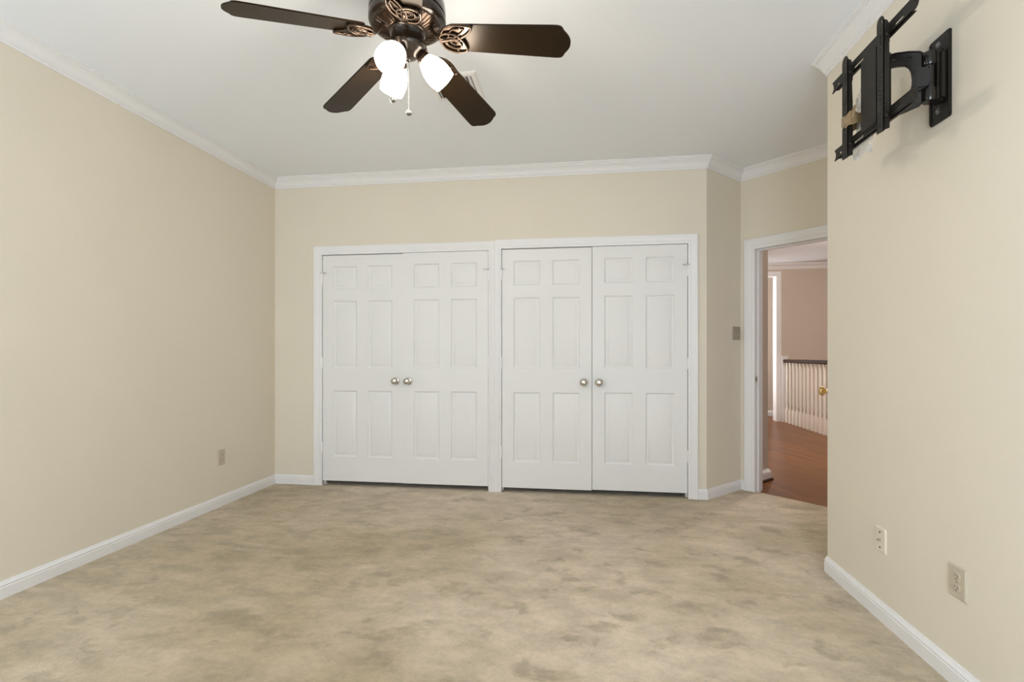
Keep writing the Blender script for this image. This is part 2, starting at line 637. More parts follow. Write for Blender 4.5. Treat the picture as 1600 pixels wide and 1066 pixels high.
for i in range(6):
    bm = NB(); sweep(bm, cl, CROWN, xyz, i, i + 1)
    struct('trim_%d' % (i + 1), bm, M['trim'], 'white ' + clab[i], 'crown molding', True)

def seg_base(name, p0, p1, i, label):
    """piece of baseboard on wall i from p0 to p1 (None keeps the mitred corner)"""
    pth = [Vector(p) for p in PATH]
    a, b = i, i + 1
    if p0 is not None:
        pth = pth[:a] + [Vector(p0)] + pth[a + 1:]
        pth = pth[a:]
        a, b = 0, 1
    if p1 is not None:
        pth = pth[:b] + [Vector(p1)]
    bm = NB()
    sweep(bm, pth, BASE, xyz, a, b)
    struct(name, bm, M['trim'], label, 'baseboard', True)
seg_base('baseboard_left', None, None, 0, 'white baseboard running along the left wall')
seg_base('baseboard_back', None, (CL[0] - 0.0745, YB), 1, 'short white baseboard between left corner and closet casing')
seg_base('baseboard_back.001', (CR[1] + 0.0745, YB), None, 1, 'tiny white baseboard piece right of the closet casing')
seg_base('baseboard_angled', None, None, 2, 'white baseboard under the light switch wall')
seg_base('baseboard_doorway', None, tuple(J + KV * (DK0 - 0.088)), 3, 'stub of white baseboard left of the doorway casing')
seg_base('baseboard_return', None, None, 4, 'hidden white baseboard of the entry behind the right wall')
seg_base('baseboard_right', None, None, 5, 'white baseboard running along the right wall')

# closet casings: colonial profile swept up, over and down
def casing_prof(w):
    return [(x * w, d) for x, d in ((0, 0), (0, .008), (.06, .011), (.25, .0125), (.30, .0095), (.36, .0125), (.62, .015), (.76, .019), (.95, .0195), (1.0, .016), (1.0, 0))]
def frame(bm, path, w, fn, scale=None):
    # path runs with the opening on its right, so offsets go left
    sweep(bm, path, [(-a, d) for a, d in casing_prof(w)], fn, scale=scale)
bw = lambda k, z, d: (k, YB - d, z)
bm = NB(); frame(bm, [(CL[0], 0), (CL[0], CL[2]), (CL[1], CL[2]), (CL[1], 0)], 0.0745, bw, [1, 1, 0.055 / 0.0745])
struct('trim_7', bm, M['trim'], 'white casing framing the left pair of closet doors', 'casing', True)
bm = NB(); frame(bm, [(CR[0], 0), (CR[0], CR[2]), (CR[1], CR[2]), (CR[1], 0)], 0.0745, bw, [0.055 / 0.0745, 1, 1])
struct('trim_8', bm, M['trim'], 'white casing framing the right pair of closet doors', 'casing', True)
for i, (a, b, zt) in enumerate((CL, CR)):
    bm = NB()
    box(bm, a - JT, a, YB, YB + T, 0, zt + JT)
    box(bm, b, b + JT, YB, YB + T, 0, zt + JT)
    box(bm, a, b, YB, YB + T, zt, zt + JT)
    box(bm, a, a + 0.012, YB + 0.045, YB + 0.08, 0, zt)
    box(bm, b - 0.012, b, YB + 0.045, YB + 0.08, 0, zt)
    box(bm, a, b, YB + 0.045, YB + 0.08, zt - 0.012, zt)
    struct('trim_%d' % (9 + i), bm, M['trim'], 'white jamb lining inside the %s closet opening' % ('left', 'right')[i], 'door jamb')
# closed closet behind the doors
bm = NB()
box(bm, XL - T, 1.0, 4.93, 5.03, -0.05, 2.76)
box(bm, XL - T, XL, YB + T, 5.0, -0.05, 2.76)
box(bm, 0.90, 1.0, YB + T, 5.0, -0.05, 2.76)
box(bm, XL - T, 1.0, YB + T, 5.0, 2.70, 2.80)
struct('wall_closet', bm, M['wall'], 'dark closet interior behind the white doors', 'wall')
bm = NB(); box(bm, XL - T, 1.0, YB + 0.02, 5.0, -0.06, -0.002)
struct('floor_closet', bm, M['carpet'], 'carpet inside the closet behind the doors', 'floor')

# ------------------------------------------------------------------ six panel doors
ROWS = [(0.212, 0.796), (0.992, 1.583), (1.684, 1.889)]     # panel rows above the door's foot
def door_mesh(w, hgt, xf, th=0.035):
    """six panel door: local x along the width, y into the leaf (front face at y=0), z up; moulded on both faces"""
    s = w / 0.752
    cols = [(0.098 * s, 0.325 * s), (0.427 * s, 0.654 * s)]
    bm = NB()
    xs = sorted({0, w, *[c for q in cols for c in q]})
    zs = sorted({0, hgt, *[c * hgt / 1.984 for q in ROWS for c in q]})
    rows = [(a * hgt / 1.984, b * hgt / 1.984) for a, b in ROWS]
    for side in (0, 1):
        Y = lambda d: d if side == 0 else th - d
        grid = {}
        V = lambda x, y, z: bm.verts.new(xf @ Vector((x, y, z)))
        for x in xs:
            for z in zs:
                grid[x, z] = V(x, Y(0), z)
        for x0, x1 in zip(xs, xs[1:]):
            for z0, z1 in zip(zs, zs[1:]):
                q = [grid[x0, z0], grid[x1, z0], grid[x1, z1], grid[x0, z1]]
                if (x0, x1) in cols and (z0, z1) in rows:
                    for ins, dep in ((0.005, 0.005), (0.011, 0.011), (0.015, 0.012), (0.020, 0.011), (0.037, 0.0022), (0.039, 0.0018)):
                        nq = [V(x0 + ins, Y(dep), z0 + ins), V(x1 - ins, Y(dep), z0 + ins), V(x1 - ins, Y(dep), z1 - ins), V(x0 + ins, Y(dep), z1 - ins)]
                        for i in range(4):
                            j = (i + 1) % 4
                            bm.faces.new((q[i], q[j], nq[j], nq[i]))
                        q = nq
                bm.faces.new(q)
        if side == 0:
            g0 = grid
        else:
            for a, b in zip(zs, zs[1:]):
                for x in (0, w):
                    bm.faces.new((g0[x, a], g0[x, b], grid[x, b], grid[x, a]))
            for a, b in zip(xs, xs[1:]):
                for z in (0, hgt):
                    bm.faces.new((g0[a, z], g0[b, z], grid[b, z], grid[a, z]))
    return bm

KNOB = [(0.0, 0.0), (0.031, 0.0), (0.032, 0.003), (0.028, 0.007), (0.014, 0.010), (0.011, 0.014), (0.011, 0.026), (0.016, 0.032),
        (0.025, 0.038), (0.0285, 0.046), (0.0275, 0.054), (0.021, 0.061), (0.010, 0.064), (0.0, 0.0645)]
def axis_xf(loc, d):
    d = Vector(d).normalized()
    return Matrix.Translation(loc) @ d.to_track_quat('Z', 'Y').to_matrix().to_4x4()

def closet_door(n, x0, x1, zb, zt, hinge_left, kx, ang, label):
    hx = x0 if hinge_left else x1
    yf = YB + 0.004
    root = thing('door_%d' % n, label, 'door', (hx, yf, zb), 'closet doors', 'structure')
    rot = Matrix.Translation((hx, yf, 0)) @ Matrix.Rotation(ang, 4, 'Z') @ Matrix.Translation((-hx, -yf, 0))
    xf = rot @ Matrix.Translation((x0, yf, zb))
    obj('door_leaf', door_mesh(x1 - x0, zt - zb, xf), M['door'], root, True, 25)
    bm = NB(); lathe(bm, KNOB, rot @ axis_xf((kx, yf, 0.919), (0, -1, 0)), 28)
    obj('door_knob', bm, M['nickel'], root, True, 40)
    hz = (1.815, 1.075, 0.335)
    sgn = 1 if hinge_left else -1
    for i, z in enumerate(hz):
        bm = NB()
        lathe(bm, [(0.0, z - 0.048), (0.004, z - 0.0475), (0.0062, z - 0.045), (0.0062, z + 0.045), (0.004, z + 0.0475), (0, z + 0.048)],
              Matrix.Translation((hx - sgn * 0.0015, yf - 0.0075, 0)), 14)
        box(bm, hx - 0.004, hx + 0.004, yf - 0.004, yf + 0.004, z - 0.044, z + 0.044)
        h = obj('hinge', bm, M['trim'], root, True)
        if i == 0:
            bm = NB()
            b0 = Vector((hx - sgn * 0.0015, yf - 0.0075, z + 0.046))
            lathe(bm, [(0, -0.006), (0.007, -0.006), (0.008, 0), (0.007, 0.006), (0, 0.006)], Matrix.Translation(b0), 12)
            tube(bm, [b0, b0 + Vector((sgn * 0.012, -0.012, 0)), b0 + Vector((sgn * 0.034, -0.012, 0))], 0.0022, 8)
            lathe(bm, [(0, 0), (0.005, 0), (0.0055, 0.004), (0.003, 0.008), (0, 0.008)], axis_xf(b0 + Vector((sgn * 0.034, -0.012, 0)), (0, 1, 0)), 10)
            tube(bm, [b0, b0 + Vector((-sgn * 0.012, -0.012, 0))], 0.0022, 8)
            obj('hinge_pin_stop', bm, M['nickel'], h, True)
    return root
closet_door(1, CL[0] + 0.004, -1.5225, 0.040, CL[2] - 0.006, True, -1.583, R(0.35), 'white six-panel closet door hinged at the far left casing')
closet_door(2, -1.519, CL[1] - 0.004, 0.040, CL[2] - 0.002, False, -1.469, R(0.35), 'white six-panel closet door on the left side of the middle casing')
closet_door(3, CR[0] + 0.004, 0.0855, 0.036, CR[2] - 0.007, True, 0.020, 0, 'white six-panel closet door on the right side of the middle casing')
closet_door(4, 0.0895, CR[1] - 0.004, 0.042, CR[2] - 0.003, False, 0.144, 0, 'white six-panel closet door nearest the angled switch wall')

# ------------------------------------------------------------------ doorway: casing, jamb, stop, strike, open door
def dw(k, z, d):
    q = J + KV * k - MV * d
    return (q.x, q.y, z)
def dwh(k, z, d):
    q = J + KV * k + MV * (T + d)
    return (q.x, q.y, z)
dpath = [(DK0, 0), (DK0, DZ), (DK1, DZ), (DK1, 0)]
bm = NB(); frame(bm, dpath, 0.088, dw)
struct('trim_11', bm, M['trim'], 'white casing around the hall doorway', 'casing', True)
bm = NB(); frame(bm, dpath, 0.06, dwh)
struct('trim_12', bm, M['trim'], 'white casing on the hall side of the doorway', 'casing', True)
bm = NB()
def kbox(bm, k0, k1, m0, m1, z0, z1):
    vs = []
    for k in (k0, k1):
        for m_ in (m0, m1):
            for z in (z0, z1):
                q = J + KV * k + MV * m_
                vs.append(bm.verts.new((q.x, q.y, z)))
    for f in ((0, 1, 3, 2), (4, 6, 7, 5), (0, 4, 5, 1), (2, 3, 7, 6), (0, 2, 6, 4), (1, 5, 7, 3)):
        bm.faces.new([vs[i] for i in f])
kbox(bm, DK0 - JT, DK0, 0, T, -0.02, DZ + JT)
kbox(bm, DK1, DK1 + JT, 0, T, -0.02, DZ + JT)
kbox(bm, DK0, DK1, 0, T, DZ, DZ + JT)
kbox(bm, DK0, DK0 + 0.011, 0.042, 0.078, -0.02, DZ)
kbox(bm, DK1 - 0.011, DK1, 0.042, 0.078, -0.02, DZ)
kbox(bm, DK0, DK1, 0.042, 0.078, DZ - 0.011, DZ)
jb = struct('trim_13', bm, M['trim'], 'white jamb and stop lining the hall doorway', 'door jamb')
bm = NB()
kbox(bm, DK0, DK0 + 0.0015, 0.006, 0.036, 0.910, 0.968)
kbox(bm, DK0 + 0.001, DK0 + 0.003, 0.000, 0.008, 0.925, 0.953)
sp_ = obj('strike_plate', bm, M['nickel'], jb)
bm = NB(); kbox(bm, DK0 + 0.0012, DK0 + 0.0018, 0.014, 0.028, 0.925, 0.953)
obj('strike_hole', bm, M['slot'], sp_)

PHI, DWID = R(95.3), 0.812
H = J + KV * (DK1 - 0.003)
ddir = -KV * math.cos(PHI) - MV * math.sin(PHI)
dn = -KV * math.sin(PHI) + MV * math.cos(PHI)
root = thing('door_5', 'open white six-panel hall door with brass knob, hidden behind the right wall', 'door', (H.x, H.y, 0.012), None, 'structure')
rot = Matrix(((ddir.x, dn.x, 0, H.x), (ddir.y, dn.y, 0, H.y), (0, 0, 1, 0.012), (0, 0, 0, 1)))
obj('door_leaf', door_mesh(DWID, 2.005, rot), M['door'], root, True, 25)
for s in (0, 1):
    kb = H + ddir * (DWID - 0.066) + dn * (0.035 if s == 0 else 0.0)
    bm = NB(); lathe(bm, KNOB, axis_xf((kb.x, kb.y, 0.922), (dn.x, dn.y, 0) if s == 0 else (-dn.x, -dn.y, 0)), 28)
    obj('door_knob', bm, M['brass'], root, True, 40)

# ------------------------------------------------------------------ unseen rear windows, added behind the camera to light the room
for i, (a, b) in enumerate(WIN):
    z0, z1 = WZ
    bm = NB()
    for q in ((a, a + 0.05, z0, z1), (b - 0.05, b, z0, z1), (a, b, z0, z0 + 0.05), (a, b, z1 - 0.05, z1), (a, b, (z0 + z1) / 2 - 0.025, (z0 + z1) / 2 + 0.025)):
        box(bm, q[0], q[1], REAR - 0.09, REAR - 0.03, q[2], q[3])
    w = struct('window_%d' % (i + 1), bm, M['trim'], 'unseen white double-hung window added in the rear wall, %s' % ('by the left wall' if i == 0 else 'by the right wall'), 'window')
    bm = NB(); box(bm, a + 0.05, b - 0.05, REAR - 0.062, REAR - 0.058, z0 + 0.05, z1 - 0.05)
    obj('window_pane', bm, M['glass'], w)
    bm = NB(); frame(bm, [(XR - b, z0), (XR - b, z1), (XR - a, z1), (XR - a, z0), (XR - b, z0)], 0.07, lambda k, z, d: (XR - k, REAR + d, z))
    obj('window_casing', bm, M['trim'], w, True)

# ------------------------------------------------------------------ upstairs hall
bm = NB(); box(bm, 0.7, 3.50, 2.3, 11.6, -0.10, -0.010)
struct('floor_hall', bm, M['wood'], 'reddish brown wood floor of the upstairs hall', 'floor')
bm = NB(); box(bm, 0.7, 5.0, 2.2, 11.6, CEIL + 0.005, CEIL + 0.1)
struct('ceiling_hall', bm, M['ceiling'], 'white ceiling of the upstairs hall', 'ceiling')
# hall wall that runs on from the doorway's left jamb to a free corner
HA = J + KV * (-0.035) + MV * T
HB = J + KV * (-0.035) + MV * 0.545
HC = HB - KV * 0.9
bm = NB()
def quad_wall(bm, pts, z0, z1):
    prism(bm, pts, z0, z1, lambda x, y, z: (x, y, z))
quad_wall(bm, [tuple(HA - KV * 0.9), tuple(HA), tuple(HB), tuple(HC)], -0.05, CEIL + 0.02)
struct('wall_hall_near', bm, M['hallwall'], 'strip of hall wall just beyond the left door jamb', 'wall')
HBASE = [(a * 1.6, b * 1.25 - 0.01) for a, b in BASE]
bm = NB()
sweep(bm, [tuple(HA), tuple(HB), tuple(HC)], HBASE, xyz)
struct('baseboard_hall_near', bm, M['trim'], 'white baseboard end just beyond the left door jamb', 'baseboard', True)
bm = NB()
sweep(bm, [tuple(HA), tuple(HB), tuple(HC)], [(0.02, -0.01), (0.038, -0.01), (0.036, 0.002), (0.030, 0.008), (0.02, 0.010)], xyz)
struct('trim_17', bm, M['railwood'], 'dark wood shoe molding under the hall baseboard end', 'shoe molding', True)
FY = 9.25
OX0, OX1, OZ = 2.25, 3.335, 2.500
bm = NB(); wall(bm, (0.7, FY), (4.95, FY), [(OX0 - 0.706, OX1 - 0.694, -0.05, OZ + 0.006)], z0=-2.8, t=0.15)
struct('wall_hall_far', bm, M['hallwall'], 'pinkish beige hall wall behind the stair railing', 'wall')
bm = NB()
box(bm, 0.6, 0.72, 4.9, 11.6, -0.05, 2.8)          # west
struct('wall_hall_west', bm, M['hallwall'], 'hidden left wall of the upstairs hall', 'wall')
bm = NB(); box(bm, 4.82, 4.95, 2.2, 11.6, -2.8, 2.8)
struct('wall_hall_east', bm, M['hallwall'], 'hidden far right wall of the stairwell', 'wall')
bm = NB(); box(bm, 1.42, 4.95, 2.2, 2.35, -2.8, 2.8)
struct('wall_hall_south', bm, M['hallwall'], 'hidden near wall of the upstairs hall', 'wall')
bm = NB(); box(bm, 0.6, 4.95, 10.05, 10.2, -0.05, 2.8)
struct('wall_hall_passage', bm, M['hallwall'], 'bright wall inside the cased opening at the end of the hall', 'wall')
bm = NB(); box(bm, 3.50, 4.95, 2.2, 9.4, -2.85, -2.75)
struct('floor_stairwell', bm, M['wood'], 'hidden floor at the foot of the stairwell', 'floor')
bm = NB(); box(bm, 3.49, 3.51, 2.3, FY, -2.8, -0.012)
struct('wall_stairwell', bm, M['hallwall'], 'white face of the landing below the railing', 'wall')
fw = lambda k, z, d: (k, FY - d, z)
bm = NB(); frame(bm, [(OX0, -0.01), (OX0, OZ), (OX1, OZ), (OX1, -0.01)], 0.075, fw)
struct('trim_14', bm, M['trim'], 'white casing of the bright opening at the end of the hall', 'casing', True)
bm = NB()
box(bm, OX1, OX1 + 0.005, FY - 0.001, FY + 0.151, -0.01, OZ)
box(bm, OX0 - 0.005, OX0, FY - 0.001, FY + 0.151, -0.01, OZ)
box(bm, OX0, OX1, FY - 0.001, FY + 0.151, OZ - 0.005, OZ)
struct('trim_15', bm, M['trim'], 'white jamb of the bright opening at the end of the hall', 'door jamb')
bm = NB(); sweep(bm, [(0.72, FY), (4.82, FY)], [(a * 1.15, CEIL + 0.005 - (CEIL - b) * 1.15) for a, b in CROWN], xyz)
struct('trim_16', bm, M['trim'], 'white crown molding along the far hall wall', 'crown molding', True)
bm = NB(); sweep(bm, [(OX1 + 0.075, FY), (3.50, FY)], HBASE, xyz)
struct('baseboard_hall_far', bm, M['trim'], 'short white baseboard between hall opening and railing', 'baseboard', True)
bm = NB(); sweep(bm, [(0.72, 10.05), (4.8, 10.05)], HBASE, xyz)
struct('baseboard_hall_passage', bm, M['trim'], 'white baseboard inside the bright opening at hall end', 'baseboard', True)

# stair railing
RX = 3.455
RY0, RY1 = 5.9, FY - 0.05
rail = thing('stair_railing', 'white baluster stair railing with dark wood handrail in the hall', 'railing', (RX, RY1, -0.01))
bm = NB()
prof = [(-0.020, 1.005), (0.020, 1.005), (0.030, 1.018), (0.030, 1.035), (0.022, 1.056), (0.0, 1.062), (-0.022, 1.056), (-0.030, 1.035), (-0.030, 1.018)]
prism(bm, prof, RY0, RY1, lambda p_, q_, b: (RX + p_, b, q_))
obj('handrail', bm, M['railwood'], rail, True)
bm = NB()
box(bm, RX - 0.045, RX + 0.045, FY - 0.055, FY, -0.01, 1.10)
box(bm, RX - 0.052, RX + 0.052, FY - 0.062, FY, 1.10, 1.118)
obj('half_newel', bm, M['trim'], rail)
BPROF = [(0.0, 0.215), (0.0215, 0.215), (0.0215, 0.225), (0.0165, 0.232), (0.0205, 0.242), (0.015, 0.255), (0.0205, 0.30), (0.0215, 0.36), (0.0208, 0.50), (0.019, 0.80), (0.0165, 1.007), (0.0, 1.007)]
y = FY - 0.155
while y > RY0 + 0.05:
    bm = NB()
    box(bm, RX - 0.0215, RX + 0.0215, y - 0.0215, y + 0.0215, -0.010, 0.215)
    lathe(bm, BPROF, Matrix.Translation((RX, y, 0)), 14)
    obj('baluster', bm, M['baluster'], rail, True)
    y -= 0.132
bm = NB()
box(bm, RX - 0.045, RX + 0.045, RY0 - 0.09, RY0, -0.01, 1.08)
lathe(bm, [(0, 1.08), (0.055, 1.08), (0.055, 1.1), (0.03, 1.11), (0.05, 1.15), (0.03, 1.19), (0, 1.195)], Matrix.Translation((RX, RY0 - 0.045, 0)), 20)
obj('newel_post', bm, M['trim'], rail, True)

# ------------------------------------------------------------------ outlets, cable plate, switch
def wall_frame(p, d, nrm):
    """local u along the wall, v up, w out of the wall"""
    d, nrm = Vector(d), Vector(nrm)
    return lambda u, v, w: Vector((p[0] + d.x * u + nrm.x * w, p[1] + d.y * u + nrm.y * w, p[2] + v))

def cover(bm, w, h, fn, th=0.006):
    lo = rrect(-w / 2, w / 2, -h / 2, h / 2, 0.004, 3)
    hi = rrect(-w / 2 + 0.005, w / 2 - 0.005, -h / 2 + 0.005, h / 2 - 0.005, 0.003, 3)
    rings = [[bm.verts.new(fn(u, v, z)) for u, v in lp] for lp, z in ((lo, 0.0), (lo, 0.002), (hi, th))]
    n = len(lo)
    for a, b in zip(rings, rings[1:]):
        for i in range(n):
            bm.faces.new((a[i], a[(i + 1) % n], b[(i + 1) % n], b[i]))
    bm.faces.new(rings[-1])
    bm.faces.new(list(reversed(rings[0])))

def disc(bm, fn, cu, cv, r, w0, w1, n=16, sy=1.0):
    prism(bm, [(cu + r * math.cos(2 * math.pi * i / n), cv + sy * r * math.sin(2 * math.pi * i / n)) for i in range(n)], w0, w1, fn)

def outlet(p, d, nrm, label, w, h):
    t = thing('electrical_outlet', label, 'outlet', p, 'electrical outlets')
    fn = wall_frame(p, d, nrm)
    bm = NB(); cover(bm, w, h, fn)
    obj('cover_plate', bm, M['plate'], t)
    for s in (1, -1):
        bm = NB()
        c = 0.0195 * s
        lp = []
        for i in range(24):
            a = 2 * math.pi * i / 24
            lp.append((0.0172 * math.cos(a), c + max(-0.0142, min(0.0142, 0.0172 * math.sin(a)))))
        prism(bm, lp, 0.003, 0.0078, fn)
        rc = obj('receptacle', bm, M['plate'], t)
        bm = NB()
        for u, hh in ((-0.0063, 0.0085), (0.0063, 0.0068)):
            prism(bm, [(u - 0.0011, c + 0.003 - hh / 2), (u + 0.0011, c + 0.003 - hh / 2), (u + 0.0011, c + 0.003 + hh / 2), (u - 0.0011, c + 0.003 + hh / 2)], 0.0074, 0.0081, fn)
        disc(bm, fn, 0, c - 0.0075, 0.0026, 0.0074, 0.0081, 10)
        obj('slot', bm, M['slot'], rc)
    bm = NB(); disc(bm, fn, 0, 0, 0.0032, 0.005, 0.0072, 12)
    obj('screw', bm, M['nickel'], t, True)
    return t
outlet((XL, 3.492, 0.369), (0, -1), (1, 0), 'small beige duplex outlet low on the left wall', 0.078, 0.116)
outlet((XR, 1.935, 0.362), (0, 1), (-1, 0), 'beige duplex outlet low on the right wall nearest the camera', 0.084, 0.112)

pc = (XR, 2.386, 0.345)
t = thing('cable_wall_plate', 'ivory cable jack plate low on the right wall, nearer its free corner', 'wall plate', pc)
fn = wall_frame(pc, (0, 1), (-1, 0))
bm = NB(); cover(bm, 0.076, 0.107, fn)
obj('cover_plate', bm, M['cable'], t)
bm = NB()
lathe(bm, [(0, 0.005), (0.0065, 0.005), (0.0065, 0.0085), (0.0045, 0.009), (0.0045, 0.016), (0.0025, 0.016), (0.0025, 0.012), (0, 0.012)], axis_xf(pc, (-1, 0, 0)), 12)
obj('coaxial_jack', bm, M['nickel'], t, True)
for s in (1, -1):
    bm = NB(); disc(bm, fn, 0, 0.033 * s, 0.0042, 0.005, 0.0075, 12)
    obj('screw', bm, M['slot'], t, True)

ps2 = C2 + MV * 0.444
ps = (ps2.x, ps2.y, 1.327)
t = thing('light_switch', 'taupe double light switch on the narrow angled wall beside the doorway', 'light switch', ps)
fn = wall_frame(ps, (MV.x, MV.y), (KV.x, KV.y))
bm = NB(); cover(bm, 0.118, 0.112, fn)
obj('switch_plate', bm, M['switch'], t)
for u in (-0.0235, 0.0235):
    bm = NB()
    prism(bm, [(u - 0.0055, -0.012), (u + 0.0055, -0.012), (u + 0.0055, 0.012), (u - 0.0055, 0.012)], 0.004, 0.0066, fn)
    tp = obj('toggle', bm, M['switch'], t)
    bm = NB()
    a = [fn(u + x, v, w) for x, v, w in ((-0.0035, -0.003, 0.006), (0.0035, -0.003, 0.006), (0.0035, 0.006, 0.006), (-0.0035, 0.006, 0.006),
                                         (-0.003, 0.006, 0.016), (0.003, 0.006, 0.016), (0.003, 0.011, 0.015), (-0.003, 0.011, 0.015))]
    vs = [bm.verts.new(q) for q in a]
    for f in ((0, 1, 2, 3), (4, 5, 6, 7), (0, 1, 5, 4), (1, 2, 6, 5), (2, 3, 7, 6), (3, 0, 4, 7)):
        bm.faces.new([vs[i] for i in f])
    obj('lever', bm, M['switch'], tp)
    for s in (1, -1):
        bm = NB(); disc(bm, fn, u, 0.030 * s, 0.003, 0.005, 0.0068, 10)
        obj('screw', bm, M['slot'], t, True)

# ------------------------------------------------------------------ ceiling register
vx0, vx1, vy0, vy1 = -0.870, -0.575, 2.715, 3.005
t = thing('ceiling_vent', 'white square air vent on the ceiling behind the fan', 'air vent', ((vx0 + vx1) / 2, (vy0 + vy1) / 2, CEIL))
bm = NB()
inn = [(vx0 + 0.032, vy0 + 0.032), (vx1 - 0.032, vy0 + 0.032), (vx1 - 0.032, vy1 - 0.032), (vx0 + 0.032, vy1 - 0.032)]
rings = []
for ins, z in ((0, CEIL), (0.0, CEIL - 0.003), (0.012, CEIL - 0.010), (0.028, CEIL - 0.012), (0.032, CEIL - 0.010), (0.032, CEIL)):
    rings.append([bm.verts.new((x, y, z)) for x, y in ((vx0 + ins, vy0 + ins), (vx1 - ins, vy0 + ins), (vx1 - ins, vy1 - ins), (vx0 + ins, vy1 - ins))])
for a, b in zip(rings, rings[1:]):
    for i in range(4):
        bm.faces.new((a[i], a[(i + 1) % 4], b[(i + 1) % 4], b[i]))
obj('vent_frame', bm, M['vent'], t)
bm = NB(); box(bm, vx0 + 0.03, vx1 - 0.03, vy0 + 0.03, vy1 - 0.03, CEIL - 0.0015, CEIL - 0.0005)
obj('duct_opening', bm, M['ventdark'], t)
bm = NB()
nx = 9
for i in range(nx):
    x = vx0 + 0.045 + (vx1 - vx0 - 0.09) * i / (nx - 1)
    sl = Matrix.Translation((x, 0, CEIL - 0.010)) @ Matrix.Rotation(R(38 if i > nx // 2 else -38), 4, 'Y')
    box(bm, -0.0012, 0.0012, vy0 + 0.03, vy1 - 0.03, -0.009, 0.009, sl)
obj('louvers', bm, M['vent'], t)

# ------------------------------------------------------------------ ceiling fan
FX, FYY, FZ = -0.6963, 1.9678, 2.438
DROOP, PITCH, PH = 0.1369, R(-14), -0.017
fan = thing('ceiling_fan', 'dark brown five-blade ceiling fan with three lit glass shades', 'ceiling fan', (FX, FYY, CEIL))
FT = Matrix.Translation((FX, FYY, 0))
bm = NB(); lathe(bm, [(0.0, CEIL), (0.082, CEIL), (0.085, CEIL - 0.012), (0.078, CEIL - 0.035), (0.045, CEIL - 0.06), (0.028, CEIL - 0.066), (0, CEIL - 0.066)], FT, 40)
obj('canopy', bm, M['bronze'], fan, True)
bm = NB(); lathe(bm, [(0, 2.655), (0.016, 2.655), (0.016, 2.60), (0.03, 2.598), (0.034, 2.585), (0, 2.585)], FT, 24)
obj('downrod', bm, M['bronze'], fan, True)
bm = NB(); lathe(bm, [(0, 2.596), (0.05, 2.596), (0.10, 2.592), (0.135, 2.582), (0.150, 2.566), (0.153, 2.545), (0.153, 2.522), (0.149, 2.519), (0.149, 2.512), (0.154, 2.509), (0.154, 2.487), (0.149, 2.482), (0.140, 2.478), (0.128, 2.477), (0, 2.477)], FT, 64)
mh = obj('motor_housing', bm, M['bronze'], fan, True, 50)
# fluted ring below the motor, where the blade irons are bolted
bm = NB()
lathe(bm, [(0, 2.478), (0.131, 2.478), (0.129, 2.471), (0.074, 2.453), (0.070, 2.453), (0, 2.453)], FT, 64)
for i in range(44):
    a = 2 * math.pi * i / 44
    tube(bm, [FT @ Vector((r * math.cos(a), r * math.sin(a), z)) for r, z in ((0.126, 2.4715), (0.10, 2.462), (0.078, 2.4545))], [0.0050, 0.0040, 0.0030], 6)
obj('fluted_ring', bm, M['iron'], mh, True)

def blade_xf(k):
    """local x along the blade, y across it (pitched), z up, origin on the fan's axis"""
    a = PH + R(72 * k)
    return FT @ Matrix.Translation((0, 0, FZ)) @ Matrix.Rotation(a, 4, 'Z') @ Matrix.Rotation(math.atan(DROOP), 4, 'Y') @ Matrix.Rotation(PITCH, 4, 'X')

def smooth_loop(ctrl, n=10):
    """closed Catmull-Rom"""
    m_ = len(ctrl)
    out = []
    for i in range(m_):
        p0, p1, p2, p3 = [Vector(ctrl[(i + j - 1) % m_]) for j in range(4)]
        for s in range(n):
            t_ = s / n
            out.append(0.5 * ((2 * p1) + (p2 - p0) * t_ + (2 * p0 - 5 * p1 + 4 * p2 - p3) * t_ ** 2 + (3 * p1 - p0 - 3 * p2 + p3) * t_ ** 3))
    return out

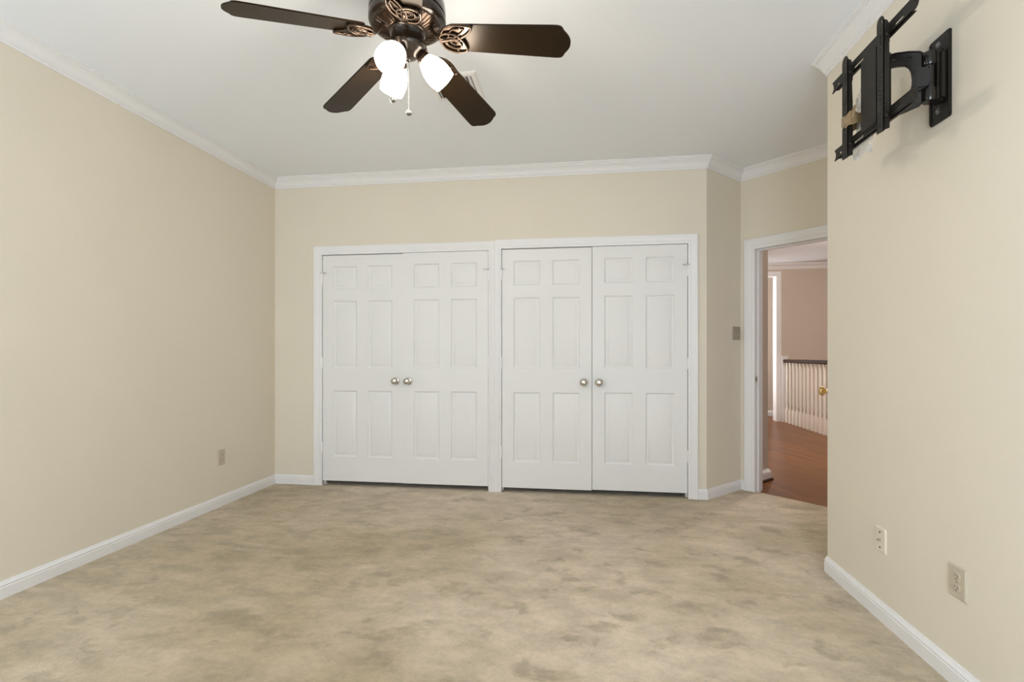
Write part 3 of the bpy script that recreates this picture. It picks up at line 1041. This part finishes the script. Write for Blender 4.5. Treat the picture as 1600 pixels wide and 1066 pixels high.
def blade_outline():
    Lr = 0.666
    half = lambda x: 0.0615 + (0.0735 - 0.0615) * (x - 0.19) / (0.60 - 0.19)
    up = []
    for i in range(9):                      # root: soft corners
        a = R(180 - 90 * i / 8)
        up.append((0.200 + 0.020 * math.cos(a), half(0.20) - 0.020 + 0.020 * math.sin(a)))
    up += [(0.30, half(0.30)), (0.45, half(0.45)), (0.590, 0.0735)]
    # tip: rounded shoulder, small hollow, then a low curved nose
    up += [(0.610, 0.0735), (0.622, 0.0715), (0.630, 0.0665), (0.634, 0.060), (0.637, 0.053), (0.642, 0.046), (0.649, 0.037), (0.656, 0.026), (0.6605, 0.014), (0.662, 0.0)]
    dn_ = [(x, -y) for x, y in reversed(up[:-1])]
    return up + dn_
for k in range(5):
    X = blade_xf(k)
    bm = NB()
    lp = blade_outline()
    prism(bm, lp, 0.0, 0.006, lambda x, y, z: X @ Vector((x, y, z)))
    bl = obj('blade', bm, M['blade'], fan)
    # blade iron: arm from the motor, two pierced leaves under the root of the blade
    bm = NB()
    zz = -0.008
    XI = X
    def P3(x, y, z=zz):
        return XI @ Vector((x, y, z))
    # neck
    a = PH + R(72 * k)
    base = FT @ Vector((0.098 * math.cos(a), 0.098 * math.sin(a), 2.458))
    b1 = P3(0.150, 0.0, -0.016)
    b2 = P3(0.185, 0.0, -0.008)
    mid = (base + b1) / 2 + Vector((0, 0, -0.006))
    tube(bm, [base, mid, b1, b2], [0.015, 0.014, 0.013, 0.010], 10, flat=0.5)
    leaf1 = smooth_loop([(0.140, -0.012), (0.150, 0.036), (0.182, 0.056), (0.220, 0.058), (0.243, 0.048), (0.236, 0.010), (0.212, -0.022), (0.176, -0.030)], 6)
    leaf2 = smooth_loop([(0.148, -0.016), (0.165, -0.048), (0.205, -0.066), (0.250, -0.066), (0.278, -0.058), (0.252, -0.026), (0.215, -0.004), (0.175, 0.004)], 6)
    loop3 = smooth_loop([(0.165, -0.004), (0.172, 0.026), (0.196, 0.038), (0.222, 0.032), (0.216, 0.004), (0.190, -0.014)], 6)
    loop4 = smooth_loop([(0.178, -0.020), (0.196, -0.044), (0.226, -0.052), (0.246, -0.050), (0.226, -0.028), (0.200, -0.012)], 6)
    loop5 = smooth_loop([(0.182, -0.002), (0.190, 0.018), (0.208, 0.020), (0.204, 0.000)], 6)
    nrm = (X.to_3x3() @ Vector((0, 0, 1)))
    for lp_, r_, z_ in ((leaf1, 0.0052, -0.009), (leaf2, 0.0052, -0.007), (loop3, 0.0036, -0.010), (loop4, 0.0034, -0.008), (loop5, 0.0028, -0.009)):
        tube(bm, [P3(q.x, q.y, z_) for q in lp_], r_, 8, closed=True, up=nrm)
    ir = obj('blade_bracket', bm, M['iron'], fan, True, 60)
    bm = NB()
    prism(bm, [(q.x, q.y) for q in leaf1], -0.005, -0.0005, lambda x, y, z: X @ Vector((x, y, z)))
    prism(bm, [(q.x, q.y) for q in leaf2], -0.0045, -0.0006, lambda x, y, z: X @ Vector((x, y, z)))
    obj('leaf_plate', bm, M['iron'], ir)
    for sx, sy in ((0.205, 0.046), (0.232, -0.058), (0.226, 0.0)):
        bm = NB()
        lathe(bm, [(0, -0.0135), (0.003, -0.013), (0.005, -0.0105), (0.005, -0.006), (0, -0.006)], X @ Matrix.Translation((sx, sy, 0)), 10)
        obj('screw', bm, M['iron'], ir, True)

# switch housing and light kit
bm = NB()
lathe(bm, [(0, 2.462), (0.070, 2.462), (0.073, 2.456), (0.073, 2.448), (0.066, 2.444), (0.064, 2.436), (0.064, 2.402), (0.068, 2.398), (0.068, 2.388),
           (0.060, 2.380), (0.052, 2.368), (0.040, 2.356), (0.026, 2.348), (0.012, 2.345), (0.011, 2.340), (0.006, 2.334), (0, 2.333)], FT, 48)
obj('switch_housing', bm, M['bronze'], fan, True, 50)
SH = [(0.0, 0.004), (0.020, 0.004), (0.027, 0.0), (0.034, 0.010), (0.044, 0.028), (0.052, 0.048), (0.0565, 0.070), (0.0575, 0.090), (0.0555, 0.108), (0.052, 0.122), (0.0525, 0.128),
      (0.0505, 0.128), (0.050, 0.122), (0.0535, 0.106), (0.0555, 0.090), (0.0545, 0.070), (0.050, 0.049), (0.042, 0.030), (0.032, 0.012), (0.025, 0.008), (0.0, 0.008)]
for az, tilt, zl in ((27, 47, 2.318), (137, 44, 2.311), (259, 46, 2.297)):
    ca, sa = math.cos(R(az)), math.sin(R(az))
    dirv = Vector((ca * math.sin(R(tilt)), sa * math.sin(R(tilt)), -math.cos(R(tilt))))
    c = Vector((FX + 0.110 * ca, FYY + 0.110 * sa, zl))
    neck = c - dirv * 0.060
    bm = NB()
    tube(bm, [Vector((FX + 0.055 * ca, FYY + 0.055 * sa, 2.398)), Vector((FX + 0.070 * ca, FYY + 0.070 * sa, 2.392)), neck - dirv * 0.028, neck - dirv * 0.008], [0.011, 0.011, 0.011, 0.012], 12)
    lathe(bm, [(0, -0.022), (0.016, -0.022), (0.022, -0.016), (0.0285, -0.006), (0.0285, 0.008), (0.026, 0.010), (0, 0.010)], axis_xf(neck, dirv), 24)
    obj('lamp_holder', bm, M['iron'], fan, True, 50)
    bm = NB(); lathe(bm, [(r * 0.93, z * 0.93) for r, z in SH], axis_xf(neck, dirv), 36, cap=False)
    s = obj('lamp_shade', bm, M['shade'], fan, True, 60)
    bm = NB(); lathe(bm, [(0, 0.008), (0.012, 0.010), (0.013, 0.030), (0.020, 0.050), (0.024, 0.068), (0.020, 0.086), (0.010, 0.096), (0, 0.098)], axis_xf(neck, dirv), 20)
    obj('light_bulb', bm, M['bulb'], s, True, 60)
    d = bpy.data.lights.new('fan_lamp', 'POINT')
    d.energy = 5.5
    d.color = (1.0, 0.90, 0.78)
    d.shadow_soft_size = 0.045
    lo = bpy.data.objects.new('fan_lamp', d)
    COL.objects.link(lo)
    lo.location = neck + dirv * 0.165
# pull chains
def chain(x, y, z0, z1, label=None):
    bm = NB()
    n_ = int((z0 - z1) / 0.0062)
    for i in range(n_):
        bmesh.ops.create_icosphere(bm, subdivisions=1, radius=0.0021, matrix=Matrix.Translation((x, y, z0 - (i + 0.5) * (z0 - z1) / n_)))
    tube(bm, [(x, y, z0), (x, y, z1)], 0.0007, 6)
    ch = obj('pull_chain', bm, M['steel'], fan, True)
    bm = NB()
    X = Matrix.Translation((x, y, z1 - 0.013))
    lathe(bm, [(0, 0.0145), (0.003, 0.014), (0.0045, 0.010), (0.010, 0.007), (0.0128, 0.0), (0.010, -0.008), (0.005, -0.0115), (0, -0.012)], X, 20)
    obj('chain_fob', bm, M['steel'], ch, True, 50)
chain(FX - 0.017, FYY + 0.064, 2.385, 2.172)
chain(FX - 0.072, FYY + 0.026, 2.400, 2.212)

# ------------------------------------------------------------------ television wall mount
mount = thing('tv_wall_mount', 'black full-motion television wall bracket high on the right wall', 'wall mount', (XR, 2.018, 2.143))
YP = 2.018
# wall plate
bm = NB()
yz = lambda y, z, x: (x, y, z)
pl = []
for i in range(9):
    a = i / 8
    pl.append((YP - 0.051 + 0.004 * math.sin(math.pi * a) * -1, 1.995 + 0.305 * a))
pl2 = [(YP + 0.051, 2.300), (YP + 0.051, 1.995)]
plate(bm, [rrect(YP - 0.052, YP + 0.052, 1.990, 2.300, 0.008)], XR, XR - 0.006, yz)
prism(bm, rrect(YP - 0.052, YP - 0.040, 1.998, 2.292, 0.004), XR - 0.006, XR - 0.011, yz)
prism(bm, rrect(YP + 0.044, YP + 0.052, 1.998, 2.292, 0.003), XR - 0.006, XR - 0.009, yz)
wp = obj('wall_plate', bm, M['black'], mount, True)
for z in (2.272, 2.030):
    bm = NB()
    lathe(bm, [(0, 0.005), (0.012, 0.005), (0.012, 0.0075), (0.0075, 0.008), (0.0075, 0.012), (0, 0.012)], axis_xf((XR, YP + 0.006, z), (-1, 0, 0)), 6)
    obj('lag_bolt', bm, M['steel'], wp)
# pivot knuckles on the plate
PV = Vector((1.238, 2.000, 0))
for z0, z1 in ((2.184, 2.232), (2.056, 2.102)):
    bm = NB()
    lathe(bm, [(0, z0), (0.021, z0), (0.023, z0 + 0.003), (0.023, z1 - 0.003), (0.021, z1), (0, z1)], Matrix.Translation(PV), 28)
    box(bm, PV.x, XR - 0.004, PV.y - 0.018, PV.y + 0.030, z0 + 0.003, z1 - 0.003)
    obj('pivot_knuckle', bm, M['gloss'], mount, True, 45)
bm = NB()
box(bm, PV.x + 0.016, XR - 0.004, PV.y - 0.026, PV.y + 0.034, 2.052, 2.234)
bmesh.ops.bevel(bm, geom=list(bm.edges), offset=0.009, segments=4, affect='EDGES')
lathe(bm, [(0, 2.10), (0.017, 2.10), (0.017, 2.186), (0, 2.186)], Matrix.Translation(PV), 24)
obj('pivot_block', bm, M['gloss'], mount, True, 45)
# swing arm: U-shaped casting from the head pivot to the wall pivot
HP = Vector((1.128, 2.062, 0))
ad = (PV - HP)
AL = ad.length
ad.normalize()
an = Vector((ad.y, -ad.x, 0))          # towards the camera side
if an.y > 0:
    an = -an
def arm_fn(l, z, w):
    q = HP + ad * l + an * w
    return (q.x, q.y, 2.143 + (z - 2.145) * 0.88)
def tri(a, b, n_):
    return [a + (b - a) * i / n_ for i in range(n_ + 1)]
up_out = [(-0.012, 2.279), (0.03, 2.279), (0.07, 2.270), (0.100, 2.258), (0.108, 2.250), (0.108, 2.205)]
mid_out = [(0.122, 2.196), (AL + 0.004, 2.190), (AL + 0.004, 2.096), (0.122, 2.090)]
lo_out = [(0.108, 2.085), (0.108, 2.052), (0.098, 2.040), (0.06, 2.028), (0.02, 2.018), (-0.012, 2.014)]
inn = [(-0.012, 2.056), (0.03, 2.062), (0.060, 2.078), (0.074, 2.098), (0.080, 2.125), (0.081, 2.150), (0.078, 2.180), (0.070, 2.206), (0.058, 2.220), (0.04, 2.226), (-0.012, 2.232)]
outl = up_out + mid_out + lo_out + inn
bm = NB()
plate(bm, [outl, slot_loop(0.022, 2.256, 0.014, 0.006), slot_loop(0.074, 2.244, 0.014, 0.006), slot_loop(0.072, 2.050, 0.014, 0.006)], -0.010, 0.008, arm_fn)
tube(bm, [arm_fn(l, z, 0.008) for l, z in outl], 0.0035, 6, closed=True, up=an)
obj('swing_arm', bm, M['gloss'], mount, True, 40)
bm = NB()
cvp = [(0.082, 2.108), (0.086, 2.094), (0.122, 2.104), (AL + 0.006, 2.108), (AL + 0.006, 2.178), (0.122, 2.182), (0.086, 2.192), (0.082, 2.178)]
prism(bm, cvp, 0.006, 0.026, arm_fn)
bmesh.ops.bevel(bm, geom=list(bm.edges), offset=0.0075, segments=4, affect='EDGES')
obj('arm_cover', bm, M['gloss'], mount, True, 45)
bm = NB()
lathe(bm, [(0, 2.02), (0.018, 2.02), (0.018, 2.27), (0, 2.27)], Matrix.Translation(HP), 24)
box(bm, 1.10, HP.x, HP.y - 0.02, HP.y + 0.02, 2.02, 2.275)
obj('head_pivot', bm, M['gloss'], mount, True, 45)
# head plate, two slotted rails, two vertical hook brackets
XF_ = 1.060
bm = NB()
plate(bm, [rrect(1.957, 2.105, 1.998, 2.300, 0.006), slot_loop(1.990, 2.180, 0.014, 0.075)], 1.079, 1.084, yz)
prism(bm, rrect(2.024, 2.126, 2.005, 2.285, 0.004), 1.076, 1.108, yz)
obj('head_plate', bm, M['black'], mount, True, 40)
def rail_loops(z, y0, y1, h):
    o_ = []
    rr = h / 2 if z > 2.1 else 0.004           # near end: rounded above, cut square below
    for i in range(9):
        a = R(90 - 180 * i / 8)
        sy = (h / 2 - rr) * (1 if i < 4 else -1 if i > 4 else 0)
        o_.append((y0 + rr - rr * math.cos(a), z + sy + rr * math.sin(a)))
    o_ += [(y1, z - h / 2), (y1 - 0.012, z - h / 4), (y1 - 0.014, z), (y1 - 0.010, z + h / 4), (y1 - 0.002, z + h / 2)]
    holes = [slot_loop(y1 - 0.050, z - 0.004, 0.022, 0.008), slot_loop(2.155, z - 0.008, 0.070, 0.008), slot_loop(2.070, z - 0.004, 0.012, 0.008),
             slot_loop(1.900, z - 0.006, 0.050, 0.008), slot_loop(1.815, z, 0.008, 0.008)]
    return [o_] + holes
for z, y0, y1 in ((2.304, 1.800, 2.366), (2.004, 1.805, 2.347)):
    bm = NB()
    plate(bm, rail_loops(z, y0, y1, 0.046), 1.082, 1.086, yz)
    box(bm, 1.082, 1.096, y0 + 0.03, y1 - 0.03, z + 0.020, z + 0.023)
    box(bm, 1.082, 1.096, y0 + 0.03, y1 - 0.03, z - 0.023, z - 0.020)
    obj('rail', bm, M['black'], mount, True, 40)
for y0 in (1.948, 2.192):
    y1 = y0 + 0.042
    z0, z1 = 1.941, 2.357
    bm = NB()
    out_ = [(y0, z0), (y1, z0 + 0.003)] + [((y0 + y1) / 2 + (y1 - y0) / 2 * math.cos(R(a)), z1 - 0.022 + 0.022 * math.sin(R(a))) for a in range(0, 181, 18)]
    ym = (y0 + y1) / 2
    holes = [slot_loop(ym - 0.008, z1 - 0.022, 0.007, 0.012), slot_loop(ym - 0.004, z1 - 0.052, 0.006, 0.006), slot_loop(ym - 0.004, z1 - 0.085, 0.007, 0.040), slot_loop(ym, z1 - 0.115, 0.006, 0.006)]
    holes += [slot_loop(ym, z0 + 0.020 + 0.0165 * i, 0.006, 0.006, 4) for i in range(13)]
    plate(bm, [out_] + holes, XF_, XF_ + 0.0025, yz)
    # near flange and its hook behind the rails
    fl_ = [(XF_, z0 + 0.002), (XF_ + 0.020, z0 + 0.010), (XF_ + 0.020, z0 + 0.20), (XF_ + 0.017, z0 + 0.30), (XF_ + 0.020, z0 + 0.315), (XF_ + 0.022, z1 - 0.045), (XF_ + 0.012, z1 - 0.024), (XF_, z1 - 0.020)]
    prism(bm, fl_, y0, y0 + 0.0025, lambda x, z, y_: (x, y_, z))
    prism(bm, [(x if x == XF_ else XF_ + 0.010, z) for x, z in fl_], y1 - 0.0025, y1, lambda x, z, y_: (x, y_, z))
    vb = obj('vertical_bracket', bm, M['black'], mount, True, 40)
    for zs_, rr in ((z0 + 0.055, 1.0), (z1 - 0.075, 0.85)):
        bm = NB()
        lathe(bm, [(0, 0.0), (0.007 * rr, 0.0), (0.008 * rr, 0.003), (0.005 * rr, 0.006), (0, 0.0065)], axis_xf((XF_ + 0.012, y0, zs_), (0, -1, 0)), 12)
        obj('locking_screw', bm, M['gloss'], vb, True)

# hardware bag taped to the left vertical bracket
bag = thing('hardware_bag', 'crumpled clear plastic hardware bag taped to the black wall bracket', 'plastic bag', (1.085, 2.19, 2.0))
def crumple(bm, cx, cy, cz, sx, sy, sz, seed):
    rs = random.Random(seed)
    b2 = bmesh.new()
    bmesh.ops.create_cube(b2, size=1)
    bmesh.ops.subdivide_edges(b2, edges=list(b2.edges), cuts=7, use_grid_fill=True)
    vm = {}
    for v in b2.verts:
        c_ = v.co.copy()
        f_ = 1 - 0.45 * abs(c_.z) ** 2
        wob = Vector((math.sin(9 * c_.z + seed), math.sin(7 * c_.z + 5 * c_.y + seed * 2), math.sin(8 * c_.y + seed))) * 0.09
        jit = Vector((rs.uniform(-1, 1), rs.uniform(-1, 1), rs.uniform(-1, 1))) * 0.045
        q = Vector((c_.x * f_, c_.y * (1.05 - 0.3 * abs(c_.z)), c_.z)) + wob + jit
        vm[v] = bm.verts.new((cx + q.x * sx, cy + q.y * sy, cz + q.z * sz))
    for f in b2.faces:
        bm.faces.new([vm[v] for v in f.verts])
    b2.free()
bm = NB()
crumple(bm, 1.116, 2.175, 2.115, 0.020, 0.085, 0.165, 1.0)
obj('bag_film', bm, M['bag'], bag)
bm = NB()
crumple(bm, 1.112, 2.190, 1.975, 0.016, 0.120, 0.060, 2.4)
obj('bag_tail', bm, M['bag'], bag)
# tape wound round bracket and bag
bm = NB()
n_ = 40
def tape_ring(dx, w0, w1, ex, rs):
    rg = []
    for i in range(n_):
        a = 2 * math.pi * i / n_
        cx, cy = 1.092, 2.203
        rx, ry = 0.040 + dx, 0.034 + dx
        q = 1 / max(abs(math.cos(a)), abs(math.sin(a))) ** 0.75
        x = cx + rx * math.cos(a) * q * 0.88
        y_ = cy + ry * math.sin(a) * q * 0.88
        wv = 0.004 * math.sin(3 * a + ex) + 0.003 * math.sin(7 * a + 2 * ex)
        rg.append((x, y_, w0 + wv, w1 + wv * 0.6 + 0.004 * math.sin(5 * a)))
    return rg
for dx, w0, w1, ex, sd in ((0, 2.066, 2.106, 0.4, 1), (0.0025, 2.074, 2.113, 1.7, 2)):
    rg = tape_ring(dx, w0, w1, ex, sd)
    rg2 = tape_ring(dx + 0.0012, w0, w1, ex, sd)
    A = [(bm.verts.new((x, y_, a)), bm.verts.new((x, y_, b))) for x, y_, a, b in rg]
    B = [(bm.verts.new((x, y_, a)), bm.verts.new((x, y_, b))) for x, y_, a, b in rg2]
    for i in range(n_):
        j = (i + 1) % n_
        bm.faces.new((A[i][0], A[j][0], A[j][1], A[i][1]))
        bm.faces.new((B[i][0], B[i][1], B[j][1], B[j][0]))
        bm.faces.new((A[i][0], B[i][0], B[j][0], A[j][0]))
        bm.faces.new((A[i][1], A[j][1], B[j][1], B[i][1]))
# loose folded end
prism(bm, [(2.170, 2.085), (2.150, 2.080), (2.132, 2.122), (2.146, 2.130), (2.174, 2.106)], 1.062, 1.0635, yz)
obj('packing_tape', bm, M['tape'], bag)
